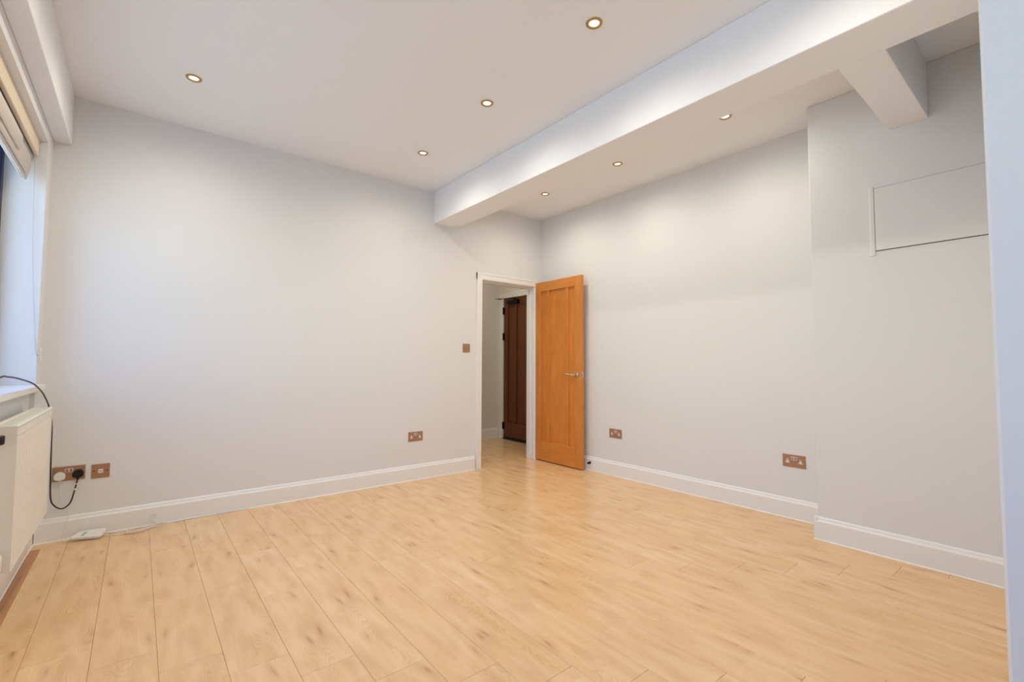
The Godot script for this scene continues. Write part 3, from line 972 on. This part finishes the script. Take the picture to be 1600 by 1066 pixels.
func build_leads() -> void:
	# black power lead: from the sill over the radiator, down behind it and up to the plug
	var o := thing("power_lead", "black power lead arching over the radiator and looping up to its black plug", "power lead")
	var st := mb()
	plug_body(st, Vector3(-3.820, 0.381, 0.0055))
	part("plug", st, M.black, o)
	st = mb()
	tube(st, spline([Vector3(-4.05, 0.934, 1.66), Vector3(-3.985, 0.96, 1.55), Vector3(-3.950, 1.002, 1.382), Vector3(-3.950, 1.001, 1.254), Vector3(-3.950, 0.987, 1.027), Vector3(-3.950, 0.953, 0.677), Vector3(-3.950, 0.902, 0.412), Vector3(-3.950, 0.851, 0.242), Vector3(-3.948, 0.800, 0.135), Vector3(-3.942, 0.703, 0.045), Vector3(-3.940, 0.554, 0.034), Vector3(-3.937, 0.40, 0.034), Vector3(-3.932, 0.262, 0.036), Vector3(-3.914, 0.213, 0.038), Vector3(-3.880, 0.190, 0.038), Vector3(-3.848, 0.217, 0.034), Vector3(-3.833, 0.277, 0.028), Vector3(-3.824, 0.330, 0.021), Vector3(-3.820, 0.350, 0.0185)], 8), 0.0036, 8)
	var cable := part("cable", st, M.black, o)
	for p in [[Vector3(-3.8305, 0.2885, 0.027), 0.010], [Vector3(-3.8255, 0.321, 0.0225), 0.005]]:
		st = mb()
		lathe(st, [Vector2(0.0, 0), Vector2(0.0043, 0), Vector2(0.0043, p[1]), Vector2(0, p[1])], p[0], Vector3(0.2, 0.97, -0.13).normalized(), 10)
		part("cable_label", st, M.white_cord, cable, "white band round the black cable")
	# white lead to the router
	o = thing("power_lead", "thin white power lead dropping from its white plug to the router", "power lead")
	st = mb()
	plug_body(st, Vector3(-3.900, 0.375, 0.0055))
	part("plug", st, M.plastic, o)
	st = mb()
	tube(st, spline([Vector3(-3.900, 0.344, 0.0185), Vector3(-3.895, 0.31, 0.022), Vector3(-3.888, 0.25, 0.024), Vector3(-3.872, 0.208, 0.026), Vector3(-3.851, 0.165, 0.030), Vector3(-3.86, 0.09, 0.034), Vector3(-3.872, 0.03, 0.045), Vector3(-3.86, 0.0035, 0.07), Vector3(-3.83, 0.0035, 0.045), Vector3(-3.80, 0.006, 0.034)], 8), 0.0017, 8)
	part("cable", st, M.white_cord, o)
	# router, propped on the floor against the skirting
	var r := thing("router", "flat white router with a green and white sticker on the floor by the skirting", "router", Vector3(-3.757, 0.017, 0.083))
	r.rotation = Vector3(deg_to_rad(13), 0, deg_to_rad(-1.5))
	var rounded := round_corners([Vector2(0.084, -0.046), Vector2(0.058, 0.050), Vector2(-0.088, 0.020), Vector2(-0.040, -0.050)], 0.015)
	var inner := []
	for p in rounded: inner.append(p * 0.95)
	st = mb()
	sweep(st, inner, Vector3(0, 0.0, 0), Vector3(0, 0.004, 0), Vector3.RIGHT, Vector3.BACK)
	sweep(st, rounded, Vector3(0, 0.004, 0), Vector3(0, 0.011, 0), Vector3.RIGHT, Vector3.BACK)
	sweep(st, inner, Vector3(0, 0.011, 0), Vector3(0, 0.014, 0), Vector3.RIGHT, Vector3.BACK)
	part("body", st, M.plastic, r)
	var askew := Transform3D(Basis(Vector3.UP, deg_to_rad(-24)), Vector3(-0.012, 0.014, 0.0))
	st = mb()
	bx(st, Vector3(-0.016, 0, -0.026), Vector3(-0.003, 0.0005, 0.020), 0.0, askew)
	part("sticker", st, M.green, r, "green sticker")
	st = mb()
	bx(st, Vector3(-0.001, 0, -0.026), Vector3(0.013, 0.0005, 0.020), 0.0, askew)
	part("sticker", st, M.insert, r, "white sticker")
	for f in [[0.045, 0.032], [-0.06, 0.012]]:
		st = mb()
		lathe(st, disc(0.005, -0.004, 0.0, 0.001), Vector3(f[0], 0.0, f[1]), Vector3.UP, 10)
		part("foot", st, M.black, r)
	# white data cables along the skirting
	o = thing("data_cable", "white data cable lying along the foot of the skirting right of the router", "cable", Vector3.ZERO, "white data cables by the router")
	st = mb()
	tube(st, spline([Vector3(-3.70, 0.014, 0.055), Vector3(-3.64, 0.004, 0.045), Vector3(-3.56, 0.003, 0.040), Vector3(-3.47, 0.003, 0.034), Vector3(-3.38, 0.003, 0.030), Vector3(-3.27, 0.003, 0.0285), Vector3(-3.10, 0.003, 0.0275), Vector3(-2.9, 0.003, 0.027)], 8), 0.0025, 8)
	part("cable", st, M.white_cord, o)
	o = thing("data_cable", "white data cable bundled with a tie in front of the skirting", "cable", Vector3.ZERO, "white data cables by the router")
	st = mb()
	tube(st, spline([Vector3(-3.695, 0.014, 0.095), Vector3(-3.64, 0.003, 0.112), Vector3(-3.60, 0.003, 0.122), Vector3(-3.556, 0.004, 0.140), Vector3(-3.51, 0.004, 0.132), Vector3(-3.45, 0.004, 0.088), Vector3(-3.38, 0.004, 0.05), Vector3(-3.28, 0.004, 0.036), Vector3(-3.2, 0.004, 0.034)], 8), 0.0025, 8)
	part("cable", st, M.white_cord, o)
	st = mb()
	tube(st, spline([Vector3(-3.592, 0.008, 0.126), Vector3(-3.55, 0.009, 0.148), Vector3(-3.505, 0.009, 0.139), Vector3(-3.47, 0.010, 0.110), Vector3(-3.44, 0.011, 0.094), Vector3(-3.47, 0.013, 0.104), Vector3(-3.51, 0.013, 0.128), Vector3(-3.55, 0.012, 0.132), Vector3(-3.59, 0.010, 0.118)], 8), 0.0022, 8)
	part("coil", st, M.white_cord, o)
	st = mb()
	tube(st, spline([Vector3(-3.582, 0.004, 0.135), Vector3(-3.578, 0.022, 0.118), Vector3(-3.574, 0.034, 0.098), Vector3(-3.566, 0.030, 0.096), Vector3(-3.578, 0.004, 0.11)], 6), 0.0018, 6)
	part("cable_tie", st, M.white_cord, o)
	o = thing("data_cable", "white cable standing up in a small loop against the skirting", "cable", Vector3.ZERO, "white data cables by the router")
	st = mb()
	tube(st, spline([Vector3(-3.50, 0.003, 0.056), Vector3(-3.475, 0.006, 0.052), Vector3(-3.455, 0.022, 0.042), Vector3(-3.436, 0.050, 0.030), Vector3(-3.440, 0.070, 0.0265), Vector3(-3.460, 0.068, 0.0265), Vector3(-3.468, 0.050, 0.028), Vector3(-3.450, 0.030, 0.031), Vector3(-3.425, 0.012, 0.036), Vector3(-3.39, 0.009, 0.035)], 8), 0.0022, 8)
	part("cable", st, M.white_cord, o)

func round_corners(pts: Array, r: float) -> Array:
	var out := []
	var n := pts.size()
	for i in n:
		var p: Vector2 = pts[i]
		var a: Vector2 = p + (pts[(i + n - 1) % n] - p).normalized() * r
		var b: Vector2 = p + (pts[(i + 1) % n] - p).normalized() * r
		for k in 5:
			var t := k / 4.0
			out.append(a.lerp(p, t).lerp(p.lerp(b, t), t))
	return out
